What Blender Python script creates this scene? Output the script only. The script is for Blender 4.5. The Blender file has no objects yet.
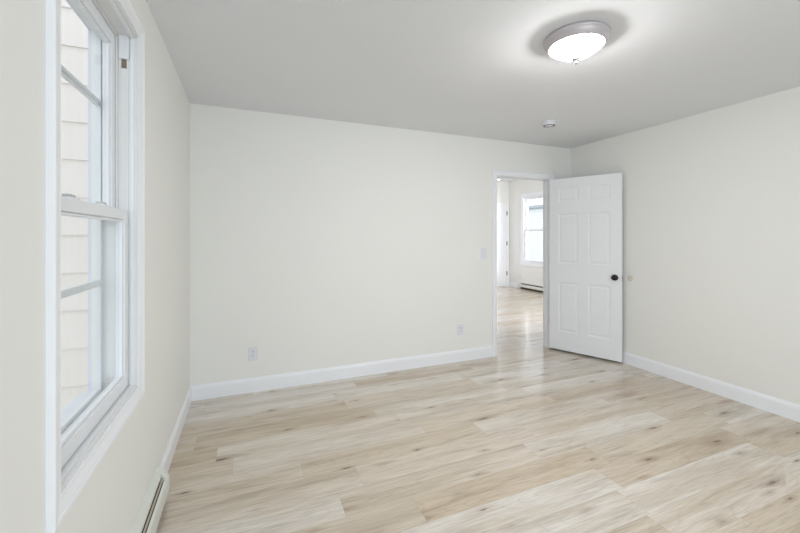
import bpy, bmesh, math, random
from mathutils import Vector, Matrix

# ------------------------------------------------------------------ camera, world, lights, exposure
scn = bpy.context.scene
col = scn.collection
scn.view_settings.view_transform = 'Standard'
scn.view_settings.look = 'None'
scn.view_settings.gamma = 1.0
scn.view_settings.exposure = 0.92
scn.view_settings.use_curve_mapping = False

FPX, YAW, HZ, EYE = 372.9, 0.38971, 236.4, 1.354
cam_d = bpy.data.cameras.new('camera')
cam_d.sensor_width = 36.0
cam_d.lens = FPX / 800 * 36
cam_d.shift_y = -(266.5 - HZ) / 800
cam_d.clip_start = 0.02
cam = bpy.data.objects.new('camera', cam_d)
cam.location = (0, 0, EYE)
cam.rotation_euler = (math.pi / 2, 0, -YAW)
col.objects.link(cam)
scn.camera = cam

world = bpy.data.worlds.new('overcast_sky')
scn.world = world
world.use_nodes = True
bg = world.node_tree.nodes['Background']
bg.inputs[0].default_value = (0.92, 0.96, 1.0, 1)
bg.inputs[1].default_value = 0.78

def area_light(name, loc, aim, sx, sy, watts, colour):
    d = bpy.data.lights.new(name, 'AREA')
    d.shape = 'RECTANGLE'; d.size = sx; d.size_y = sy
    d.energy = watts; d.color = colour
    o = bpy.data.objects.new(name, d)
    o.location = loc
    o.rotation_euler = (Vector(aim) - Vector(loc)).to_track_quat('-Z', 'Y').to_euler()
    col.objects.link(o)
    return o

# area lights: daylight at the far window, plus fill through two added openings
area_light('front_fill_light', (0.95, -2.75, 1.6), (2.2, 3.0, 1.3), 2.2, 1.5, 36, (0.82, 0.93, 1.0))  # added fill behind the camera, brightens the near room
area_light('daylight_far_window', (7.9, 6.0, 1.9), (5.6, 7.7, 0.5), 1.3, 1.6, 70, (0.92, 0.96, 1.0))
area_light('far_side_fill_light', (5.0, 3.0, 1.6), (4.9, 6.0, 1.2), 1.6, 1.5, 56, (0.96, 0.97, 1.0))  # added fill from out of view, brightens the far room

# ------------------------------------------------------------------ room numbers
XL, XR, YB, H = -0.4333, 3.737, 3.4964, 2.45
YF = -2.2                      # wall behind the camera
WT = 0.098                     # inner wall thickness
X2, Y2, H2 = 6.5946, 8.2544, 2.84   # far room
XO = XL - 0.155                # outer face of left wall
WY0, WY1, WZ0, WZ1 = 1.177, 1.893, 0.72, 2.20   # left window opening
DX0, DX1, DZ = 2.623, 3.391, 2.043              # doorway opening

# ------------------------------------------------------------------ materials
def mat(name, base=(0.8, 0.8, 0.8), rough=0.5, metal=0.0, var=0.0, scale=6.0, bump=0.0, bscale=200.0, spec=0.5):
    m = bpy.data.materials.new(name)
    m.use_nodes = True
    nt = m.node_tree; N = nt.nodes; L = nt.links
    b = N['Principled BSDF']
    b.inputs['Roughness'].default_value = rough
    b.inputs['Metallic'].default_value = metal
    b.inputs['Specular IOR Level'].default_value = spec
    tc = N.new('ShaderNodeTexCoord')
    n = N.new('ShaderNodeTexNoise'); n.inputs['Scale'].default_value = scale; n.inputs['Detail'].default_value = 3
    L.new(tc.outputs['Object'], n.inputs['Vector'])
    mx = N.new('ShaderNodeMix'); mx.data_type = 'RGBA'
    mx.inputs[6].default_value = (*[c * (1 - var) for c in base], 1)
    mx.inputs[7].default_value = (*[min(1, c * (1 + var)) for c in base], 1)
    L.new(n.outputs['Fac'], mx.inputs[0]); L.new(mx.outputs[2], b.inputs['Base Color'])
    if bump > 0:
        n2 = N.new('ShaderNodeTexNoise'); n2.inputs['Scale'].default_value = bscale
        L.new(tc.outputs['Object'], n2.inputs['Vector'])
        bp = N.new('ShaderNodeBump'); bp.inputs['Strength'].default_value = bump; bp.inputs['Distance'].default_value = 0.001
        L.new(n2.outputs['Fac'], bp.inputs['Height']); L.new(bp.outputs[0], b.inputs['Normal'])
    return m

M = {}
M['wall'] = mat('cream_wall_paint', (0.885, 0.882, 0.852), 0.75, var=0.008, scale=2, bump=0.12, bscale=260)
M['ceil'] = mat('flat_white_ceiling_paint', (0.85, 0.86, 0.885), 0.9, var=0.008, scale=2, bump=0.1)
M['trim'] = mat('white_semigloss_trim_paint', (0.93, 0.945, 0.98), 0.34, var=0.01, scale=3)
M['door'] = mat('white_door_paint', (0.89, 0.905, 0.93), 0.42, var=0.012, scale=5, bump=0.1, bscale=120)
M['vinyl'] = mat('white_window_vinyl', (0.86, 0.88, 0.91), 0.38, var=0.01)
M['vinyl_cream'] = mat('cream_window_vinyl', (0.84, 0.84, 0.83), 0.45, var=0.01)
M['alu'] = mat('white_storm_aluminium', (0.82, 0.84, 0.86), 0.35, var=0.02)
M['slot'] = mat('brown_track_gap', (0.25, 0.19, 0.13), 0.7)
M['plate'] = mat('white_plastic', (0.80, 0.81, 0.86), 0.35, var=0.01)
M['plate_dark'] = mat('dark_socket_slots', (0.12, 0.12, 0.14), 0.6)
M['heater'] = mat('offwhite_enamel', (0.74, 0.76, 0.70), 0.35, var=0.015)
M['heater_in'] = mat('dark_heater_interior', (0.045, 0.035, 0.025), 0.6)
M['fin'] = mat('tan_heater_damper', (0.50, 0.44, 0.34), 0.4, var=0.05)
M['black'] = mat('oil_rubbed_bronze', (0.022, 0.017, 0.015), 0.3, metal=0.5, var=0.1, scale=60)
M['nickel'] = mat('brushed_nickel', (0.60, 0.56, 0.58), 0.5, metal=0.4, var=0.03)
M['finial'] = mat('dull_nickel_finial', (0.20, 0.19, 0.19), 0.7, spec=0.2)
M['steel'] = mat('satin_steel', (0.55, 0.55, 0.54), 0.35, metal=0.8, var=0.04)
M['bumper'] = mat('clear_beige_rubber', (0.77, 0.71, 0.63), 0.4, var=0.03)
M['ground'] = mat('grey_concrete_ground', (0.42, 0.42, 0.40), 0.9, var=0.1, scale=3)
M['roof'] = mat('grey_shingle_roof', (0.36, 0.37, 0.39), 0.9, var=0.1, scale=12)
M['gutter'] = mat('grey_gutter', (0.42, 0.45, 0.50), 0.5)
M['ext'] = mat('pale_exterior_trim', (0.74, 0.77, 0.83), 0.5, var=0.02)

def emission_mat(name, colour, strength):
    m = bpy.data.materials.new(name); m.use_nodes = True
    nt = m.node_tree; nt.nodes.remove(nt.nodes['Principled BSDF'])
    e = nt.nodes.new('ShaderNodeEmission')
    e.inputs[0].default_value = (*colour, 1); e.inputs[1].default_value = strength
    nt.links.new(e.outputs[0], nt.nodes['Material Output'].inputs[0])
    return m
M['bowl'] = emission_mat('lit_frosted_glass', (1.0, 0.98, 0.965), 62.0)
M['lamp2'] = emission_mat('lit_lens', (1.0, 0.97, 0.92), 14.0)

def glass_mat():
    m = bpy.data.materials.new('clear_window_glass'); m.use_nodes = True
    nt = m.node_tree; N = nt.nodes; L = nt.links
    N.remove(N['Principled BSDF'])
    t = N.new('ShaderNodeBsdfTransparent'); t.inputs[0].default_value = (0.97, 0.98, 0.98, 1)
    g = N.new('ShaderNodeBsdfGlossy'); g.inputs['Roughness'].default_value = 0.02
    lw = N.new('ShaderNodeLayerWeight'); lw.inputs[0].default_value = 0.5
    pw = N.new('ShaderNodeMath'); pw.operation = 'POWER'; pw.inputs[1].default_value = 5
    L.new(lw.outputs['Facing'], pw.inputs[0])
    f = N.new('ShaderNodeMath'); f.operation = 'MULTIPLY_ADD'; f.inputs[1].default_value = 0.35; f.inputs[2].default_value = 0.01
    L.new(pw.outputs[0], f.inputs[0])
    mx = N.new('ShaderNodeMixShader')
    L.new(f.outputs[0], mx.inputs[0]); L.new(t.outputs[0], mx.inputs[1]); L.new(g.outputs[0], mx.inputs[2])
    L.new(mx.outputs[0], N['Material Output'].inputs[0])
    return m
M['glass'] = glass_mat()

def siding_mat(name, base, var):
    m = mat(name, base, 0.7, var=0.0)
    nt = m.node_tree; N = nt.nodes; L = nt.links
    mp = N.new('ShaderNodeMapping'); mp.inputs['Scale'].default_value = (55, 55, 1.5)
    tc = [n for n in N if n.type == 'TEX_COORD'][0]
    L.new(tc.outputs['Object'], mp.inputs[0])
    n = N.new('ShaderNodeTexNoise'); n.inputs['Scale'].default_value = 1; n.inputs['Detail'].default_value = 4
    L.new(mp.outputs[0], n.inputs['Vector'])
    mx = [q for q in N if q.type == 'MIX'][0]
    for l in list(mx.inputs[0].links): L.remove(l)
    mx.inputs[6].default_value = (*[c * (1 - var) for c in base], 1)
    mx.inputs[7].default_value = (*[min(1, c * (1 + var)) for c in base], 1)
    L.new(n.outputs['Fac'], mx.inputs[0])
    return m
M['shake'] = siding_mat('pale_shake_siding', (0.90, 0.85, 0.81), 0.05)
M['siding'] = siding_mat('white_lap_siding', (0.88, 0.90, 0.92), 0.01)

def floor_mat():
    m = bpy.data.materials.new('light_oak_plank_floor'); m.use_nodes = True
    nt = m.node_tree; N = nt.nodes; L = nt.links
    b = N['Principled BSDF']
    tc = N.new('ShaderNodeTexCoord')
    sep = N.new('ShaderNodeSeparateXYZ'); L.new(tc.outputs['Object'], sep.inputs[0])
    def math_(op, a, c=None, d=None):
        n = N.new('ShaderNodeMath'); n.operation = op
        for i, v in enumerate((a, c, d)):
            if v is None: continue
            if isinstance(v, (int, float)): n.inputs[i].default_value = v
            else: L.new(v, n.inputs[i])
        return n.outputs[0]
    def wn(v):
        n = N.new('ShaderNodeTexWhiteNoise'); n.noise_dimensions = '1D'; L.new(v, n.inputs['W']); return n.outputs['Value']
    def comb(x, y, z):
        c = N.new('ShaderNodeCombineXYZ')
        for i, v in enumerate((x, y, z)):
            if isinstance(v, (int, float)): c.inputs[i].default_value = v
            else: L.new(v, c.inputs[i])
        return c.outputs[0]
    def noise(vec, scale, detail=4, rough=0.55, dist=0.0):
        n = N.new('ShaderNodeTexNoise'); n.inputs['Scale'].default_value = scale
        n.inputs['Detail'].default_value = detail; n.inputs['Roughness'].default_value = rough
        n.inputs['Distortion'].default_value = dist
        L.new(vec, n.inputs['Vector']); return n.outputs['Fac']
    def ramp(fac, stops):
        r = N.new('ShaderNodeValToRGB'); cr = r.color_ramp
        while len(cr.elements) < len(stops): cr.elements.new(0.5)
        for e, (p_, c_) in zip(cr.elements, stops):
            e.position = p_; e.color = (*c_, 1) if len(c_) == 3 else c_
        L.new(fac, r.inputs[0]); return r.outputs[0]
    def mixc(kind, fac, a, c):
        n = N.new('ShaderNodeMix'); n.data_type = 'RGBA'; n.blend_type = kind
        if isinstance(fac, (int, float)): n.inputs[0].default_value = fac
        else: L.new(fac, n.inputs[0])
        for i, v in ((6, a), (7, c)):
            if isinstance(v, tuple): n.inputs[i].default_value = (*v, 1)
            else: L.new(v, n.inputs[i])
        return n.outputs[2]
    W, LEN = 0.182, 1.22
    x, y = sep.outputs[0], sep.outputs[1]
    yr = math_('DIVIDE', math_('ADD', y, 0.055), W)
    row = math_('FLOOR', yr); fy = math_('FRACT', yr)
    off = math_('MULTIPLY', wn(math_('ADD', row, 17.3)), LEN)
    xr = math_('DIVIDE', math_('ADD', x, off), LEN)
    pl = math_('FLOOR', xr); fx = math_('FRACT', xr)
    pid = math_('ADD', math_('MULTIPLY', row, 13.17), math_('MULTIPLY', pl, 7.31))
    r1 = wn(pid); r2 = wn(math_('ADD', pid, 91.7)); r3 = wn(math_('ADD', pid, 33.1))
    # per plank shifted coordinates
    gx = math_('ADD', x, math_('MULTIPLY', r1, 40)); gy = math_('ADD', y, math_('MULTIPLY', r2, 30))
    v_long = comb(math_('MULTIPLY', gx, 1.9), math_('MULTIPLY', gy, 24), math_('MULTIPLY', r3, 9))
    v_fine = comb(math_('MULTIPLY', gx, 6.0), math_('MULTIPLY', gy, 130), 0)
    v_blot = comb(math_('MULTIPLY', gx, 0.9), math_('MULTIPLY', gy, 9.0), math_('MULTIPLY', r2, 5))
    g_long = noise(v_long, 1.0, 6, 0.6, 0.9)
    g_fine = noise(v_fine, 1.0, 4, 0.6)
    g_blot = noise(v_blot, 1.0, 3, 0.5, 0.4)
    base = ramp(r1, [(0.0, (0.48, 0.385, 0.27)), (0.3, (0.565, 0.50, 0.42)), (0.55, (0.60, 0.56, 0.51)), (0.75, (0.55, 0.49, 0.42)), (1.0, (0.51, 0.42, 0.31))])
    tone = ramp(g_blot, [(0.30, (0.65, 0.55, 0.41)), (0.44, (0.82, 0.765, 0.67)), (0.54, (0.94, 0.93, 0.92)), (0.70, (1.0, 1.0, 1.0))])
    c = mixc('MULTIPLY', 0.66, base, tone)
    c = mixc('MULTIPLY', 0.44, c, ramp(g_long, [(0.30, (0.57, 0.53, 0.48)), (0.46, (0.87, 0.855, 0.83)), (0.58, (1, 1, 1))]))
    c = mixc('MULTIPLY', 0.50, c, ramp(g_fine, [(0.30, (0.60, 0.55, 0.50)), (0.58, (1, 1, 1))]))
    # cathedral rings: contour lines of a stretched field
    wv = math_('FRACT', math_('MULTIPLY', noise(comb(math_('MULTIPLY', gx, 0.9), math_('MULTIPLY', gy, 5.0), 3.0), 1.0, 1, 0.4), 16))
    wl = math_('ABSOLUTE', math_('SUBTRACT', wv, 0.5))
    c = mixc('MULTIPLY', 0.22, c, ramp(wl, [(0.0, (0.70, 0.65, 0.60)), (0.16, (1, 1, 1))]))
    # knots with a stretched dark halo
    vo = N.new('ShaderNodeTexVoronoi'); vo.voronoi_dimensions = '2D'; vo.inputs['Scale'].default_value = 1.0
    L.new(comb(math_('MULTIPLY', gx, 1.7), math_('MULTIPLY', gy, 6.4), 0.0), vo.inputs['Vector'])
    wob = math_('MULTIPLY', math_('SUBTRACT', noise(comb(math_('MULTIPLY', gx, 14), math_('MULTIPLY', gy, 40), 1.0), 1.0, 3), 0.5), 0.16)
    sc = N.new('ShaderNodeSeparateColor'); L.new(vo.outputs['Color'], sc.inputs[0])
    kd = math_('MULTIPLY', math_('ADD', vo.outputs['Distance'], wob), math_('ADD', 0.75, math_('MULTIPLY', sc.outputs[1], 2.2)))
    on = math_('GREATER_THAN', sc.outputs[0], 0.50)
    c = mixc('MULTIPLY', math_('MULTIPLY', on, 0.60), c, ramp(kd, [(0.05, (0.62, 0.50, 0.40)), (0.34, (1, 1, 1))]))
    on2 = math_('GREATER_THAN', sc.outputs[0], 0.60)
    c = mixc('MULTIPLY', math_('MULTIPLY', on2, 0.85), c, ramp(kd, [(0.015, (0.30, 0.22, 0.17)), (0.085, (1, 1, 1))]))
    # seams
    ey = math_('MINIMUM', fy, math_('SUBTRACT', 1.0, fy)); ex = math_('MINIMUM', fx, math_('SUBTRACT', 1.0, fx))
    sd = math_('MINIMUM', math_('MULTIPLY', ey, W), math_('MULTIPLY', ex, LEN))
    seam = math_('LESS_THAN', sd, 0.0011)
    c = mixc('MULTIPLY', math_('MULTIPLY', seam, 0.25), c, (0.45, 0.38, 0.32))
    hs = N.new('ShaderNodeHueSaturation'); hs.inputs['Saturation'].default_value = SAT; hs.inputs['Value'].default_value = VAL
    L.new(c, hs.inputs['Color'])
    L.new(hs.outputs[0], b.inputs['Base Color'])
    rr = math_('ADD', 0.12, math_('MULTIPLY', g_long, 0.12))
    L.new(rr, b.inputs['Roughness'])
    b.inputs['Specular IOR Level'].default_value = 0.95
    bp = N.new('ShaderNodeBump'); bp.inputs['Strength'].default_value = 0.05; bp.inputs['Distance'].default_value = 0.002
    L.new(math_('SUBTRACT', math_('MULTIPLY', g_long, 0.8), math_('MULTIPLY', seam, 0.6)), bp.inputs['Height'])
    L.new(bp.outputs[0], b.inputs['Normal'])
    return m
SAT, VAL = 0.80, 1.37
M['floor'] = floor_mat()

# ------------------------------------------------------------------ mesh helpers
def link(name, bm, material, parent=None, smooth=False, bevel=0.0, kind=None, label=None, cat=None, group=None, segs=2):
    bmesh.ops.recalc_face_normals(bm, faces=bm.faces)
    me = bpy.data.meshes.new(name)
    bm.to_mesh(me); bm.free()
    me.materials.append(material)
    if smooth:
        for p in me.polygons: p.use_smooth = True
    o = bpy.data.objects.new(name, me)
    col.objects.link(o)
    if parent: o.parent = parent
    if bevel > 0:
        b = o.modifiers.new('bevel', 'BEVEL'); b.width = bevel; b.segments = segs; b.limit_method = 'ANGLE'
        b.angle_limit = math.radians(40)
    tag(o, label, cat, group, kind)
    return o

def tag(o, label=None, cat=None, group=None, kind=None):
    if label: o['label'] = label
    if cat: o['category'] = cat
    if group: o['group'] = group
    if kind: o['kind'] = kind

def empty(name, loc, rz=0, **k):
    o = bpy.data.objects.new(name, None)
    o.empty_display_size = 0.1
    o.location = loc; o.rotation_euler = (0, 0, rz)
    col.objects.link(o)
    tag(o, **k)
    return o

def box(bm, x0, x1, y0, y1, z0, z1):
    vs = [bm.verts.new((x, y, z)) for x in (x0, x1) for y in (y0, y1) for z in (z0, z1)]
    for f in ((0, 1, 3, 2), (4, 6, 7, 5), (0, 4, 5, 1), (2, 3, 7, 6), (0, 2, 6, 4), (1, 5, 7, 3)):
        bm.faces.new([vs[i] for i in f])
    return bm

def boxes(*bs):
    bm = bmesh.new()
    for b in bs: box(bm, *b)
    return bm

def sweep(profile, frames, closed=False, caps=True, bm=None):
    """profile: list of (a,b); frames: list of functions (a,b)->xyz, one per station"""
    bm = bm or bmesh.new()
    rings = [[bm.verts.new(fr(a, b)) for a, b in profile] for fr in frames]
    n = len(profile)
    rng = range(len(rings)) if closed else range(len(rings) - 1)
    for i in rng:
        r, s = rings[i], rings[(i + 1) % len(rings)]
        for k in range(n):
            bm.faces.new((r[k], r[(k + 1) % n], s[(k + 1) % n], s[k]))
    if not closed and caps:
        bm.faces.new(rings[0]); bm.faces.new(rings[-1])
    return bm

def lathe(pts, seg=48, axis='Z', centre=(0, 0, 0), bm=None):
    bm = bm or bmesh.new()
    rings = []
    for r, z in pts:
        if r < 1e-6:
            rings.append([bm.verts.new(_ax(0, 0, z, axis, centre))])
        else:
            rings.append([bm.verts.new(_ax(r * math.cos(2 * math.pi * k / seg), r * math.sin(2 * math.pi * k / seg), z, axis, centre)) for k in range(seg)])
    for a, b in zip(rings, rings[1:]):
        for k in range(seg):
            k2 = (k + 1) % seg
            if len(a) == 1 and len(b) == 1: continue
            if len(a) == 1: bm.faces.new((a[0], b[k], b[k2]))
            elif len(b) == 1: bm.faces.new((a[k], a[k2], b[0]))
            else: bm.faces.new((a[k], a[k2], b[k2], b[k]))
    return bm

def _ax(x, y, z, axis, c):
    if axis == 'Z': v = (x, y, z)
    elif axis == 'Y': v = (x, z, y)
    else: v = (z, x, y)
    return (v[0] + c[0], v[1] + c[1], v[2] + c[2])

# ------------------------------------------------------------------ setting: floor, ceilings, walls
def S(name, bm, m, label, cat, **k):
    return link(name, bm, m, kind='structure', label=label, cat=cat, **k)

S('floor', boxes((XO, X2 + 0.15, YF - 0.12, Y2 + 0.12, -0.08, 0.0)), M['floor'], 'light oak plank floor running through both rooms', 'floor')
S('ceiling', boxes((XO, XR + WT, YF - 0.12, YB + WT, H, H + 0.1)), M['ceil'], 'flat grey white ceiling of the near room', 'ceiling')
XS = 1.4  # left end of the far room
S('ceiling_far', boxes((XS - 0.1, X2 + 0.15, YB + WT + 0.001, Y2 + 0.12, H2, H2 + 0.1)), M['ceil'], 'white ceiling of the room beyond the doorway', 'ceiling')

S('wall_left', boxes((XO, XL, YF - 0.12, WY0, 0, H), (XO, XL, WY1, YB + WT, 0, H),
                     (XO, XL, WY0, WY1, 0, WZ0), (XO, XL, WY0, WY1, WZ1, H)), M['wall'],
  'cream painted left wall around the tall window', 'wall')
S('wall_back', boxes((XL, DX0, YB, YB + WT, 0, H), (DX1, XR, YB, YB + WT, 0, H), (DX0, DX1, YB, YB + WT, DZ, H),
                     (XL, XR + WT, YB + 0.002, YB + WT, H + 0.1, H2 + 0.1)), M['wall'],
  'cream painted back wall with the open doorway', 'wall')
S('wall_right', boxes((XR, XR + WT, YF - 0.12, YB + WT, 0, H)), M['wall'], 'cream painted right wall behind the open door', 'wall')
FX0, FX1, FZ0, FZ1 = -0.15, 2.05, 0.75, 2.2  # opening added out of view to let the front fill in
S('wall_front', boxes((XL, FX0, YF - 0.12, YF, 0, H), (FX1, XR, YF - 0.12, YF, 0, H), (FX0, FX1, YF - 0.12, YF, 0, FZ0),
                      (FX0, FX1, YF - 0.12, YF, FZ1, H)), M['wall'], 'cream painted wall behind the camera with an opening added for fill light', 'wall')
# far room
VY0, VY1, VZ0, VZ1 = 6.72, 7.69, 0.69, 2.36     # far window opening in the X2 wall
S('wall_far_right', boxes((X2, X2 + 0.15, YB + WT, VY0, 0, H2), (X2, X2 + 0.15, VY1, Y2 + 0.12, 0, H2),
                          (X2, X2 + 0.15, VY0, VY1, 0, VZ0), (X2, X2 + 0.15, VY0, VY1, VZ1, H2)), M['wall'],
  'cream wall with a window seen through the doorway', 'wall')
S('wall_far_back', boxes((XS, X2, Y2, Y2 + 0.12, 0, H2)), M['wall'], 'cream wall holding a white panel door in the far room', 'wall')
S('wall_far_left', boxes((XS - 0.1, XS, YB + WT, Y2 + 0.12, 0, H2)), M['wall'], 'cream left wall of the far room', 'wall')
S('wall_far_front', boxes((XR + WT, 4.2, YB, YB + WT, 0, H2), (5.8, X2, YB, YB + WT, 0, H2),  # unseen opening added to admit the far room's side fill
                          (4.2, 5.8, YB, YB + WT, 0, 0.8), (4.2, 5.8, YB, YB + WT, 2.3, H2)), M['wall'],
  'cream wall with an opening added for fill light beside the doorway in the far room', 'wall')

# baseboards : profile (t, z)
BP = [(0, 0), (0.014, 0), (0.014, 0.098), (0.011, 0.103), (0.0115, 0.108), (0.006, 0.117), (0.005, 0.122), (0, 0.122)]
def baseboard(name, p0, p1, nrm, label, m0=(0, 0), m1=(0, 0)):
    """straight run; m0/m1 = direction added per unit thickness at the ends (mitres)"""
    def fr(p, mm):
        return lambda a, b: (p[0] + nrm[0] * a + mm[0] * a, p[1] + nrm[1] * a + mm[1] * a, b)
    return S(name, sweep(BP, [fr(p0, m0), fr(p1, m1)]), M['trim'], label, 'baseboard')
CW = 0.057
baseboard('baseboard_back', (XL, YB), (DX0 - CW - 0.004, YB), (0, -1), 'white baseboard along the back wall left of the doorway', m0=(1, 0))
baseboard('baseboard_left', (XL, YB), (XL, 2.245), (1, 0), 'white baseboard on the left wall from corner to heater', m0=(0, -1))
baseboard('baseboard_right', (XR, YF), (XR, YB), (-1, 0), 'white baseboard along the right wall', m1=(0, -1))
baseboard('baseboard_corner', (DX1 + CW + 0.004, YB), (XR, YB), (0, -1), 'short white baseboard in the corner behind the open door', m1=(-1, 0))
baseboard('baseboard_far_right', (X2, Y2), (X2, 7.80), (-1, 0), 'white baseboard in the far room left of its heater', m0=(0, -1))
baseboard('baseboard_far_back', (XS, Y2), (5.66, Y2), (0, -1), 'white baseboard on the far wall left of the panel door')

# casing : profile (w across from the opening, t off the wall)
def casing_frames(o0, o1, z0, z1, to3, full=True, reveal=0.004):
    a0, a1, b0, b1 = o0 - reveal, o1 + reveal, z0 - reveal, z1 + reveal
    c = [lambda w, t: to3(a0 - w, (b0 - w) if full else 0.0, t), lambda w, t: to3(a0 - w, b1 + w, t),
         lambda w, t: to3(a1 + w, b1 + w, t), lambda w, t: to3(a1 + w, (b0 - w) if full else 0.0, t)]
    return c
def casing_profile(w):
    k = w / 0.057
    return [(0, 0), (0, 0.008), (0.006 * k, 0.010), (0.010 * k, 0.009), (0.014 * k, 0.0095), (0.026 * k, 0.0125), (0.036 * k, 0.0155),
            (0.040 * k, 0.0145), (0.044 * k, 0.0175), (0.054 * k, 0.018), (w, 0.0155), (w, 0)]

# ------------------------------------------------------------------ doorway trim
tb = lambda a, z, t: (a, YB - t, z)
S('trim_1', sweep(casing_profile(CW), casing_frames(DX0, DX1, 0, DZ, tb, full=False)), M['trim'], 'white casing around the doorway on the near side', 'door casing')
tb2 = lambda a, z, t: (a, YB + WT + t, z)
S('trim_2', sweep(casing_profile(CW), casing_frames(DX0, DX1, 0, DZ, tb2, full=False)), M['trim'], 'white casing around the doorway on the far side', 'door casing')
jt = 0.018
jb = boxes((DX0, DX0 + 0.003, YB - 0.0005, YB + WT + 0.0005, 0, DZ), (DX1 - 0.003, DX1, YB - 0.0005, YB + WT + 0.0005, 0, DZ),
           (DX0, DX1, YB - 0.0005, YB + WT + 0.0005, DZ - 0.003, DZ),
           (DX0 + 0.003, DX0 + 0.010, YB + 0.042, YB + 0.070, 0, DZ - 0.003), (DX1 - 0.010, DX1 - 0.003, YB + 0.042, YB + 0.070, 0, DZ - 0.003),
           (DX0 + 0.010, DX1 - 0.010, YB + 0.042, YB + 0.070, DZ - 0.010, DZ - 0.003))
S('trim_3', jb, M['trim'], 'white door jamb lining with stop in the doorway', 'door jamb')

# ------------------------------------------------------------------ six panel doors
def door_leaf_mesh(W, Hh, T, panels):
    """leaf from x 0..W, z 0..Hh, y 0 (front) .. T (back)"""
    bm = bmesh.new()
    us = sorted({0, W} | {p[0] for p in panels} | {p[1] for p in panels})
    zs = sorted({0, Hh} | {p[2] for p in panels} | {p[3] for p in panels})
    def inpanel(u, z):
        return any(p[0] - 1e-6 < u < p[1] and p[2] - 1e-6 < z < p[3] for p in panels)
    for y, sg in ((0, 1), (T, -1)):
        cache = {}
        def V(u, z):
            if (u, z) not in cache: cache[(u, z)] = bm.verts.new((u, y, z))
            return cache[(u, z)]
        for i in range(len(us) - 1):
            for j in range(len(zs) - 1):
                if inpanel((us[i] + us[i + 1]) / 2, (zs[j] + zs[j + 1]) / 2): continue
                bm.faces.new((V(us[i], zs[j]), V(us[i + 1], zs[j]), V(us[i + 1], zs[j + 1]), V(us[i], zs[j + 1])))
        for (a, b, c, d) in panels:
            prev = [V(a, c), V(b, c), V(b, d), V(a, d)]
            for ins, dep in ((0.004, 0.0006), (0.010, 0.0036), (0.014, 0.0052), (0.020, 0.0052), (0.036, 0.0016), (0.040, 0.0012)):
                cur = [bm.verts.new((uu, y + sg * dep, zz)) for uu, zz in ((a + ins, c + ins), (b - ins, c + ins), (b - ins, d - ins), (a + ins, d - ins))]
                for k in range(4): bm.faces.new((prev[k], prev[(k + 1) % 4], cur[(k + 1) % 4], cur[k]))
                prev = cur
            bm.faces.new(prev)
        if y == 0: front = dict(cache)
        else:
            for pts in ([(u, 0) for u in us], [(u, Hh) for u in us], [(0, z) for z in zs], [(W, z) for z in zs]):
                for p, q in zip(pts, pts[1:]):
                    bm.faces.new((front[p], front[q], cache[q], cache[p]))
    return bm
def six_panels(W, Hh, side=0.105, mull=0.10, rows=((0.215, 0.80), (1.015, 1.60), (1.735, 1.905))):
    m0, m1 = W / 2 - mull / 2, W / 2 + mull / 2
    s = Hh / 2.01
    return [(a, b, r0 * s, r1 * s) for r0, r1 in rows for a, b in ((side, m0), (m1, W - side))]

TH = math.radians(23.8)
LW, LH, LT, GAP = 0.768, 2.008, 0.035, 0.022
# leaf local x runs hinge->latch; local y 0 = face towards the camera side
PX, PY = 3.389, 3.474                     # hinge pin line (room-side face corner)
ang = math.atan2(-math.cos(TH), math.sin(TH))     # direction of local +x
nx, ny = -math.cos(TH), -math.sin(TH)             # towards the camera side
door = empty('door_1', (PX + nx * LT, PY + ny * LT, GAP), ang, kind='structure', cat='door',
             label='white six panel door standing open against the right wall with black knob')
# local +y = (-sin ang, cos ang) = (cos TH, sin TH): away from camera side -> thickness goes +y
link('door_leaf', door_leaf_mesh(LW, LH, LT, six_panels(LW, LH)), M['door'], door, bevel=0.0012)
def knob(parent, x, z, T, m):
    for y0, sg in ((0.0, -1), (T, 1)):
        ro = lathe([(0.0, 0.0), (0.032, 0.0), (0.033, 0.003), (0.030, 0.007), (0.018, 0.009), (0.0, 0.0095)], 40, 'Y')
        bmesh.ops.scale(ro, vec=(1, sg, 1), verts=ro.verts)
        bmesh.ops.translate(ro, vec=(x, y0, z), verts=ro.verts)
        r = link('rosette', ro, m, parent, smooth=True)
        kn = lathe([(0.0, 0.007), (0.012, 0.007), (0.011, 0.016), (0.014, 0.020), (0.024, 0.025), (0.0285, 0.033), (0.0285, 0.039), (0.024, 0.045), (0.014, 0.0485), (0.0, 0.0495)], 40, 'Y')
        bmesh.ops.scale(kn, vec=(1, sg, 1), verts=kn.verts)
        bmesh.ops.translate(kn, vec=(x, y0, z), verts=kn.verts)
        link('door_knob', kn, m, parent, smooth=True)
knob(door, LW - 0.064, 0.914 - GAP, LT, M['black'])
lp = link('latch_plate', boxes((LW - 0.0005, LW + 0.0012, 0.005, LT - 0.005, 0.914 - GAP - 0.029, 0.914 - GAP + 0.029)), M['steel'], door)
link('latch_bolt', boxes((LW + 0.001, LW + 0.011, 0.011, LT - 0.011, 0.914 - GAP - 0.008, 0.914 - GAP + 0.008)), M['steel'], lp, bevel=0.002)
for z in (1.795, 1.05, 0.315):
    hb = boxes((-0.0015, 0.0, 0.003, LT, z - 0.044, z + 0.044), (-0.0025, -0.0015, 0.0, 0.004, z - 0.044, z + 0.044))
    hg = link('hinge', hb, M['steel'], door)
    bmx = lathe([(0, z - 0.046), (0.0045, z - 0.046), (0.0055, z - 0.043), (0.0055, z + 0.043), (0.0045, z + 0.046), (0, z + 0.046)], 16, 'Z', (-0.004, LT + 0.002, 0))
    link('hinge_pin', bmx, M['steel'], hg, smooth=False)

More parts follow.
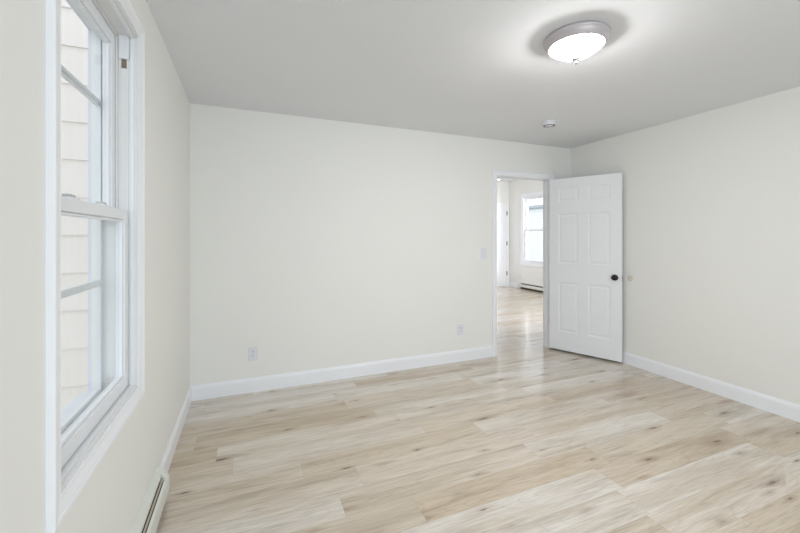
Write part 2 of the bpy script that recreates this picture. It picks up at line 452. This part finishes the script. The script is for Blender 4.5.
# wall bumper where the knob would strike
wb = lathe([(0.0, 0.0), (0.029, 0.0), (0.0285, 0.003), (0.020, 0.006), (0.012, 0.0065), (0.009, 0.0045), (0.0, 0.004)], 36, 'X')
bmesh.ops.scale(wb, vec=(-1, 1, 1), verts=wb.verts)
bmesh.ops.translate(wb, vec=(XR, 2.712, 0.914), verts=wb.verts)
link('wall_bumper', wb, M['bumper'], smooth=True, label='small round beige door bumper on the right wall beside the knob', cat='door stop')

# far room door (closed)
fd = empty('door_2', (5.745, Y2 - 0.012, 0.012), 0, kind='structure', cat='door', label='closed white panel door in the far room, seen through the doorway')
link('door_leaf', door_leaf_mesh(0.765, 2.17, 0.035, six_panels(0.765, 2.17)), M['door'], fd)
for z in (0.345, 1.155, 1.965):
    link('hinge', boxes((0.757, 0.779, -0.008, -0.0005, z - 0.055, z + 0.055)), M['black'], fd)
for ch in fd.children: ch.location.y = -0.0005
ff = lambda a, z, t: (a, Y2 - t, z)
S('trim_4', sweep(casing_profile(0.062), casing_frames(5.743, 6.512, 0, 2.19, ff, full=False)), M['trim'], 'white casing around the closed far door', 'door casing')

# ------------------------------------------------------------------ left window
win = empty('window_1', (XL, (WY0 + WY1) / 2, WZ0), 0, kind='structure', cat='window', label='tall white double-hung window in the left wall')
def W_(name, bm, m, parent=None, **k):
    o = link(name, bm, m, parent or win, **k)
    o.location = Vector((0, 0, 0))
    # geometry was given in world coordinates: shift into the parent's space
    return o
def world_parts(root):
    off = Vector(root.location)
    def rec(o):
        for v in o.data.vertices: v.co -= off
        for c in o.children: rec(c)
    for c in root.children: rec(c)
tl = lambda a, z, t: (XL + t, a, z)
W_('casing', sweep(casing_profile(0.057), casing_frames(WY0, WY1, WZ0, WZ1, tl), closed=True), M['trim'])
J = 0.004
def ring(x0, x1, y0, y1, z0, z1, sy, sb, stp):
    return boxes((x0, x1, y0, y0 + sy, z0, z1), (x0, x1, y1 - sy, y1, z0, z1), (x0, x1, y0 + sy, y1 - sy, z0, z0 + sb), (x0, x1, y0 + sy, y1 - sy, z1 - stp, z1))
# jamb lining with interior stop and parting bead
jm = ring(XO, XL + 0.002, WY0, WY1, WZ0, WZ1, J, J, J)
W_('jamb', jm, M['vinyl_cream'])
W_('interior_stop', ring(XL - 0.022, XL - 0.008, WY0 + J, WY1 - J, WZ0 + J, WZ1 - J, 0.006, 0.004, 0.008), M['vinyl'], bevel=0.002)
W_('parting_bead', ring(-0.505, -0.497, WY0 + J, WY1 - J, WZ0 + J, WZ1 - J, 0.008, 0.002, 0.008), M['vinyl_cream'], bevel=0.001)
def sash(name, x0, x1, z0, z1, stile, rb, rt):
    y0, y1 = WY0 + J + 0.002, WY1 - J - 0.002
    s = W_(name, ring(x0, x1, y0, y1, z0, z1, stile, rb, rt), M['vinyl'], bevel=0.003)
    b = 0.010
    W_('glazing_bead', ring(x0 + 0.006, x1 - 0.007, y0 + stile, y1 - stile, z0 + rb, z1 - rt, b, b, b), M['vinyl'], s, bevel=0.003)
    W_('pane', boxes(((x0 + x1) / 2 - 0.002, (x0 + x1) / 2 + 0.002, y0 + stile + 0.004, y1 - stile - 0.004, z0 + rb + 0.004, z1 - rt - 0.004)), M['glass'], s)
    return s
lo = sash('lower_sash', -0.494, -0.462, WZ0 + J + 0.002, 1.463, 0.045, 0.052, 0.040)
up = sash('upper_sash', -0.538, -0.506, 1.420, WZ1 - J - 0.002, 0.045, 0.040, 0.055)
for y in (1.385, 1.645):
    lb = boxes((-0.492, -0.466, y - 0.028, y + 0.028, 1.463, 1.469))
    k = W_('sash_lock', lb, M['vinyl'], lo, bevel=0.002)
    lv = boxes((-0.498, -0.478, y - 0.010, y + 0.014, 1.469, 1.479), (-0.478, -0.468, y - 0.022, y + 0.004, 1.469, 1.475))
    W_('lock_lever', lv, M['steel'], k, bevel=0.002)
# track cover blocks at the top of the inner track and the gap below it
for yy, sg in ((WY1 - J, -1), (WY0 + J, 1)):
    a, b = sorted((yy, yy + sg * 0.010))
    W_('track_cover', boxes((-0.494, -0.458, a, b, 2.097, WZ1 - J)), M['vinyl'], bevel=0.001)
    a, b = sorted((yy, yy + sg * 0.001))
    W_('balance_slot', boxes((-0.486, -0.468, a, b, 2.060, 2.097)), M['slot'])
    a, b = sorted((yy, yy + sg * 0.003))
    W_('track', boxes((-0.494, -0.490, a, b, 1.47, 2.097), (-0.466, -0.462, a, b, 1.47, 2.097)), M['vinyl'])
# storm window outside
sx0, sx1 = -0.566, -0.549
W_('storm_frame', ring(sx0, sx1, WY0 + J, WY1 - J, WZ0 + J, WZ1 - J, 0.026, 0.014, 0.034), M['alu'], bevel=0.002)
for z in (1.166, 1.893):
    W_('storm_rail', boxes((sx0 + 0.002, sx1 - 0.001, WY0 + J + 0.026, WY1 - J - 0.026, z - 0.013, z + 0.013), (sx1 - 0.001, sx1 + 0.004, WY0 + J + 0.026, WY1 - J - 0.026, z - 0.004, z + 0.004)), M['alu'], bevel=0.001)
# exterior sill, sloping outwards
W_('exterior_sill', sweep([(-0.566, WZ0 + 0.012), (-0.625, WZ0 - 0.004), (-0.625, WZ0 - 0.035), (-0.602, WZ0 - 0.035), (-0.602, WZ0 - 0.006), (-0.566, WZ0 + 0.004)],
                          [lambda a, b: (a, WY0 + 0.005, b), lambda a, b: (a, WY1 - 0.005, b)]), M['ext'])
W_('exterior_casing', ring(XO - 0.012, XO - 0.0005, WY0 - 0.09, WY1 + 0.09, WZ0 - 0.03, WZ1 + 0.09, 0.09, 0.02, 0.09), M['ext'])
world_parts(win)

# ------------------------------------------------------------------ far window
w2 = empty('window_2', (X2, (VY0 + VY1) / 2, VZ0), 0, kind='structure', cat='window', label='white double-hung window of the far room, seen through the doorway')
def W2(name, bm, m, parent=None, **k): return link(name, bm, m, parent or w2, **k)
tf = lambda a, z, t: (X2 - t, a, z)
W2('casing', sweep(casing_profile(0.085), casing_frames(VY0, VY1, VZ0, VZ1, tf), closed=True), M['trim'])
W2('jamb', ring(X2 - 0.002, X2 + 0.15, VY0, VY1, VZ0, VZ1, 0.02, 0.02, 0.02), M['vinyl'])
for nm, x0, z0, z1 in (('lower_sash', X2 + 0.03, VZ0 + 0.02, 1.535), ('upper_sash', X2 + 0.066, 1.495, VZ1 - 0.02)):
    s = W2(nm, ring(x0, x0 + 0.032, VY0 + 0.021, VY1 - 0.021, z0, z1, 0.045, 0.045, 0.045), M['vinyl'], bevel=0.003)
    W2('pane', boxes((x0 + 0.014, x0 + 0.018, VY0 + 0.062, VY1 - 0.062, z0 + 0.04, z1 - 0.04)), M['glass'], s)
    if nm == 'lower_sash': W2('sash_lock', boxes((x0 + 0.004, x0 + 0.028, 7.17, 7.23, z1, z1 + 0.012)), M['vinyl'], s, bevel=0.002)
world_parts(w2)

# unseen window frame with a mullion, added around the front fill light's opening
w3 = empty('added_window', ((FX0 + FX1) / 2, YF, FZ0), 0, kind='structure', cat='window', label='unseen double window added around the fill light opening behind the camera')
def ringY(y0, y1, x0, x1, z0, z1, s):
    return boxes((x0, x0 + s, y0, y1, z0, z1), (x1 - s, x1, y0, y1, z0, z1), (x0 + s, x1 - s, y0, y1, z0, z0 + s), (x0 + s, x1 - s, y0, y1, z1 - s, z1))
link('casing', sweep(casing_profile(0.06), casing_frames(FX0, FX1, FZ0, FZ1, lambda a, z, t: (a, YF + t, z)), closed=True), M['trim'], w3)
xm = (FX0 + FX1) / 2
link('window_frame', ringY(YF - 0.09, YF - 0.04, FX0, xm - 0.001, FZ0, FZ1, 0.05), M['vinyl'], w3)
link('window_frame', ringY(YF - 0.09, YF - 0.04, xm + 0.001, FX1, FZ0, FZ1, 0.05), M['vinyl'], w3)
world_parts(w3)

# ------------------------------------------------------------------ baseboard heaters
def heater(y_far, y_near, xw, sg, far_cap, label, slot=0.0, toe=0.034):
    """runs along Y on a wall at x=xw; sg=+1 faces +x"""
    h = empty('baseboard_heater', (xw, (y_far + y_near) / 2, 0), 0, label=label, cat='heater')
    off = Vector(h.location)
    def prof(pts, ya, yb):
        return sweep([(xw + sg * a, b) for a, b in pts], [lambda a, b: (a, ya - off.y, b), lambda a, b: (a, yb - off.y, b)])
    def P(name, pts, ya, yb, m, parent=None, **k):
        bm = prof(pts, ya, yb)
        bmesh.ops.translate(bm, vec=(-off.x, 0, 0), verts=bm.verts)
        return link(name, bm, m, parent or h, **k)
    ca = y_far - 0.052 if far_cap else y_far
    # back plate with the sloping top hood
    P('back_panel', [(0, 0.012), (0.003, 0.012), (0.003, 0.168), (0.031, 0.156), (0.034, 0.146), (0.036, 0.147), (0.033, 0.160), (0.004, 0.174), (0, 0.174)], ca, y_near, M['heater'])
    P('interior', [(0.0032, 0.008), (0.044, 0.008), (0.044, 0.108), (0.0032, 0.138)], ca, y_near, M['heater_in'])
    P('damper', [(0.0385, 0.131 - slot), (0.0445, 0.1300 - slot), (0.0445, 0.1335 - slot), (0.0385, 0.138 - slot)], ca, y_near, M['fin'])
    P('front_panel', [(0.0470, 0.124 - slot), (0.0485, 0.128 - slot), (0.058, 0.120 - slot), (0.062, 0.105 - slot), (0.063, 0.060), (0.058, toe), (0.0555, toe), (0.060, 0.060), (0.0595, 0.104 - slot), (0.056, 0.117 - slot)], ca, y_near, M['heater'])
    cap = [(0, 0.0), (0.050, 0.0), (0.058, 0.028), (0.0645, 0.060), (0.0635, 0.106), (0.0595, 0.124), (0.051, 0.138), (0.035, 0.160), (0.004, 0.176), (0, 0.176)]
    ec = P('end_cap', cap, y_far, ca + 0.0, M['heater'], bevel=0.003)
    return h
heater(2.245, -0.9, XL, 1, True, 'long off-white baseboard heater on the floor under the left window')
heater(7.795, 4.6, X2, -1, True, 'off-white baseboard heater under the far room window', slot=0.012, toe=0.048)

# ------------------------------------------------------------------ outlets and switch
def duplex(x, y, z, w, h, rz, label, group=None):
    o = empty('wall_outlet', (x, y, z), rz, label=label, cat='outlet')
    # faces local -y
    link('cover_plate', boxes((-w / 2, w / 2, -0.006, 0, -h / 2, h / 2)), M['plate'], o, bevel=0.003)
    for s in (1, -1):
        bm = bmesh.new()
        lathe([(0, 0), (0.0165, 0), (0.0165, -0.0025), (0.0155, -0.003), (0, -0.003)], 28, 'Y', (0, -0.006, s * 0.0195), bm)
        for v in bm.verts: v.co.x = max(-0.0145, min(0.0145, v.co.x * 1.05))
        r = link('socket', bm, M['plate'], o)
        link('socket_slots', boxes((-0.0075, -0.0050, -0.0095, -0.0088, s * 0.0195 - 0.001, s * 0.0195 + 0.008), (0.0050, 0.0075, -0.0095, -0.0088, s * 0.0195, s * 0.0195 + 0.008),
                                   (-0.002, 0.002, -0.0095, -0.0088, s * 0.0195 - 0.0105, s * 0.0195 - 0.006)), M['plate_dark'], r)
    sc = lathe([(0, 0), (0.003, 0), (0.0025, -0.0015), (0, -0.0018)], 12, 'Y', (0, -0.006, 0))
    link('screw', sc, M['steel'], o)
    return o
duplex(0.050, YB, 0.332, 0.075, 0.120, 0, 'white duplex outlet low on the back wall near the left corner')
duplex(2.146, YB, 0.343, 0.072, 0.118, 0, 'white duplex outlet low on the back wall near the doorway')
duplex(X2, 7.80, 0.305, 0.074, 0.118, -math.pi / 2, 'white outlet above the far room heater end, seen through the doorway').rotation_euler = (0, 0, -math.pi / 2)
sw = empty('light_switch', (2.443, YB, 1.166), 0, label='white rocker light switch on the back wall left of the doorway', cat='light switch')
link('cover_plate', boxes((-0.037, 0.037, -0.006, 0, -0.059, 0.059)), M['plate'], sw, bevel=0.003)
link('rocker', sweep([(-0.0062, -0.033), (-0.0095, -0.033), (-0.0070, 0.0), (-0.0080, 0.033), (-0.0062, 0.033)], [lambda a, b: (-0.0165, a, b), lambda a, b: (0.0165, a, b)]), M['plate'], sw, bevel=0.0006)

# ------------------------------------------------------------------ ceiling light and smoke detector
CLX, CLY = 1.675, 1.530
cl = empty('ceiling_light', (CLX, CLY, H), 0, label='lit flush ceiling light with frosted bowl and nickel rim', cat='ceiling light')
link('pan', lathe([(0.0, 0.0), (0.158, 0.0), (0.164, -0.004), (0.167, -0.010), (0.167, -0.017), (0.163, -0.022), (0.160, -0.025), (0.160, -0.032), (0.156, -0.040), (0.151, -0.047), (0.147, -0.054), (0.142, -0.057),
                   (0.136, -0.055), (0.10, -0.030), (0.0, -0.030)], 72), M['nickel'], cl, smooth=True)
bowl = [(0.1375 * i / 16, -0.113 + 0.060 * (i / 16) ** 2.3) for i in range(16, -1, -1)]
link('glass_bowl', lathe(bowl, 72), M['bowl'], cl, smooth=True)
link('finial', lathe([(0, -0.114), (0.020, -0.115), (0.022, -0.120), (0.018, -0.126), (0.009, -0.129), (0.0085, -0.134), (0.0095, -0.139), (0.006, -0.147), (0, -0.150)], 28), M['finial'], cl, smooth=True)

sd = empty('smoke_detector', (2.68, 2.762, H), 0, label='round white smoke detector on the ceiling near the doorway', cat='smoke detector')
link('mounting_plate', lathe([(0, 0), (0.068, 0), (0.070, -0.004), (0.068, -0.010), (0, -0.010)], 48), M['plate'], sd, smooth=False)
link('detector_body', lathe([(0, -0.010), (0.060, -0.010), (0.063, -0.016), (0.062, -0.028), (0.054, -0.035), (0.034, -0.036), (0.0, -0.036)], 48), M['plate'], sd, smooth=False)
vb = bmesh.new()
for k in range(16):
    a = k * math.pi / 8
    b2 = boxes((0.040, 0.0535, -0.0055, 0.0055, -0.0372, -0.0345))
    bmesh.ops.rotate(b2, cent=(0, 0, 0), matrix=Matrix.Rotation(a, 3, 'Z'), verts=b2.verts)
    tmp = bpy.data.meshes.new('t'); b2.to_mesh(tmp); b2.free(); vb.from_mesh(tmp); bpy.data.meshes.remove(tmp)
link('vent_slots', vb, M['plate_dark'], sd)
link('test_button', lathe([(0, -0.036), (0.012, -0.036), (0.011, -0.039), (0, -0.0395)], 24), M['plate'], sd)

# recessed light of the far room
fl = empty('ceiling_light', (6.07, 8.02, H2), 0, label='small lit recessed light on the far room ceiling beyond the doorway head', cat='ceiling light')
link('trim_ring', lathe([(0, -0.002), (0.028, -0.002), (0.031, -0.008), (0.046, -0.010), (0.052, -0.004), (0.052, 0), (0, 0)], 40), M['plate'], fl)
link('lens', lathe([(0, -0.012), (0.028, -0.010), (0.029, -0.003), (0, -0.0025)], 40), M['lamp2'], fl)

# ------------------------------------------------------------------ outside
S('ground', boxes((-14, XO - 0.01, -6, 14, -0.62, -0.52), (X2 + 0.16, 24, -6, 22, -0.62, -0.52)), M['ground'], 'grey ground outside the windows', 'ground')

def lap_wall(face, c, a0, a1, z0, z1, exp, thick, m, name, parent, phase=0.0):
    """lap siding courses; face 'Y' -> faces -Y at y=c running over x; face 'X' -> faces -X at x=c running over y"""
    bm = bmesh.new()
    z = z0 + phase - exp
    while z < z1:
        lo_, hi_ = max(z, z0), min(z + exp, z1)
        if hi_ > lo_:
            prof = [(0.0, lo_), (-thick, lo_), (-0.002, hi_), (0.0, hi_)]
            if face == 'Y': sweep(prof, [lambda a, b: (a0, c + a, b), lambda a, b: (a1, c + a, b)], bm=bm)
            else: sweep(prof, [lambda a, b: (c + a, a0, b), lambda a, b: (c + a, a1, b)], bm=bm)
        z += exp
    return link(name, bm, m, parent)

ell = empty('house_wing', (-2.2, 2.75, -0.52), 0, label='pale shingled house wing just outside the left window', cat='building')
offe = Vector(ell.location)
parts = [lap_wall('Y', 2.60, -4.2, XO - 0.03, -0.45, 3.2, 0.2085, 0.014, M['shake'], 'siding', ell, phase=(0.736 + 0.45) % 0.2085),
         link('wall_body', boxes((-4.2, XO - 0.03, 2.60, 5.2, -0.52, 3.2)), M['ext'], ell),
         link('corner_board', boxes((XO - 0.09, XO - 0.012, 2.585, 2.60, -0.45, 3.2)), M['ext'], ell),
         link('roof', boxes((-4.4, XO - 0.02, 2.45, 5.3, 3.2, 3.3)), M['roof'], ell)]
for o in parts:
    for v in o.data.vertices: v.co -= offe

nb = empty('neighbour_house', (11.5, 9.5, -0.52), 0, label='white lap-sided house with grey eave beyond the far window', cat='building')
offn = Vector(nb.location)
parts = [lap_wall('X', 10.0, 5.5, 14.5, -0.45, 2.42, 0.112, 0.045, M['siding'], 'siding', nb),
         link('wall_body', boxes((10.0, 14.0, 5.5, 14.5, -0.52, 2.42)), M['siding'], nb),
         link('gutter', boxes((9.80, 9.93, 5.3, 14.7, 2.40, 2.50)), M['gutter'], nb),
         link('roof', sweep([(9.93, 2.42), (14.2, 2.42), (14.2, 2.56), (9.93, 2.49)], [lambda a, b: (a, 5.3, b), lambda a, b: (a, 14.7, b)]), M['roof'], nb)]
for o in parts:
    for v in o.data.vertices: v.co -= offn
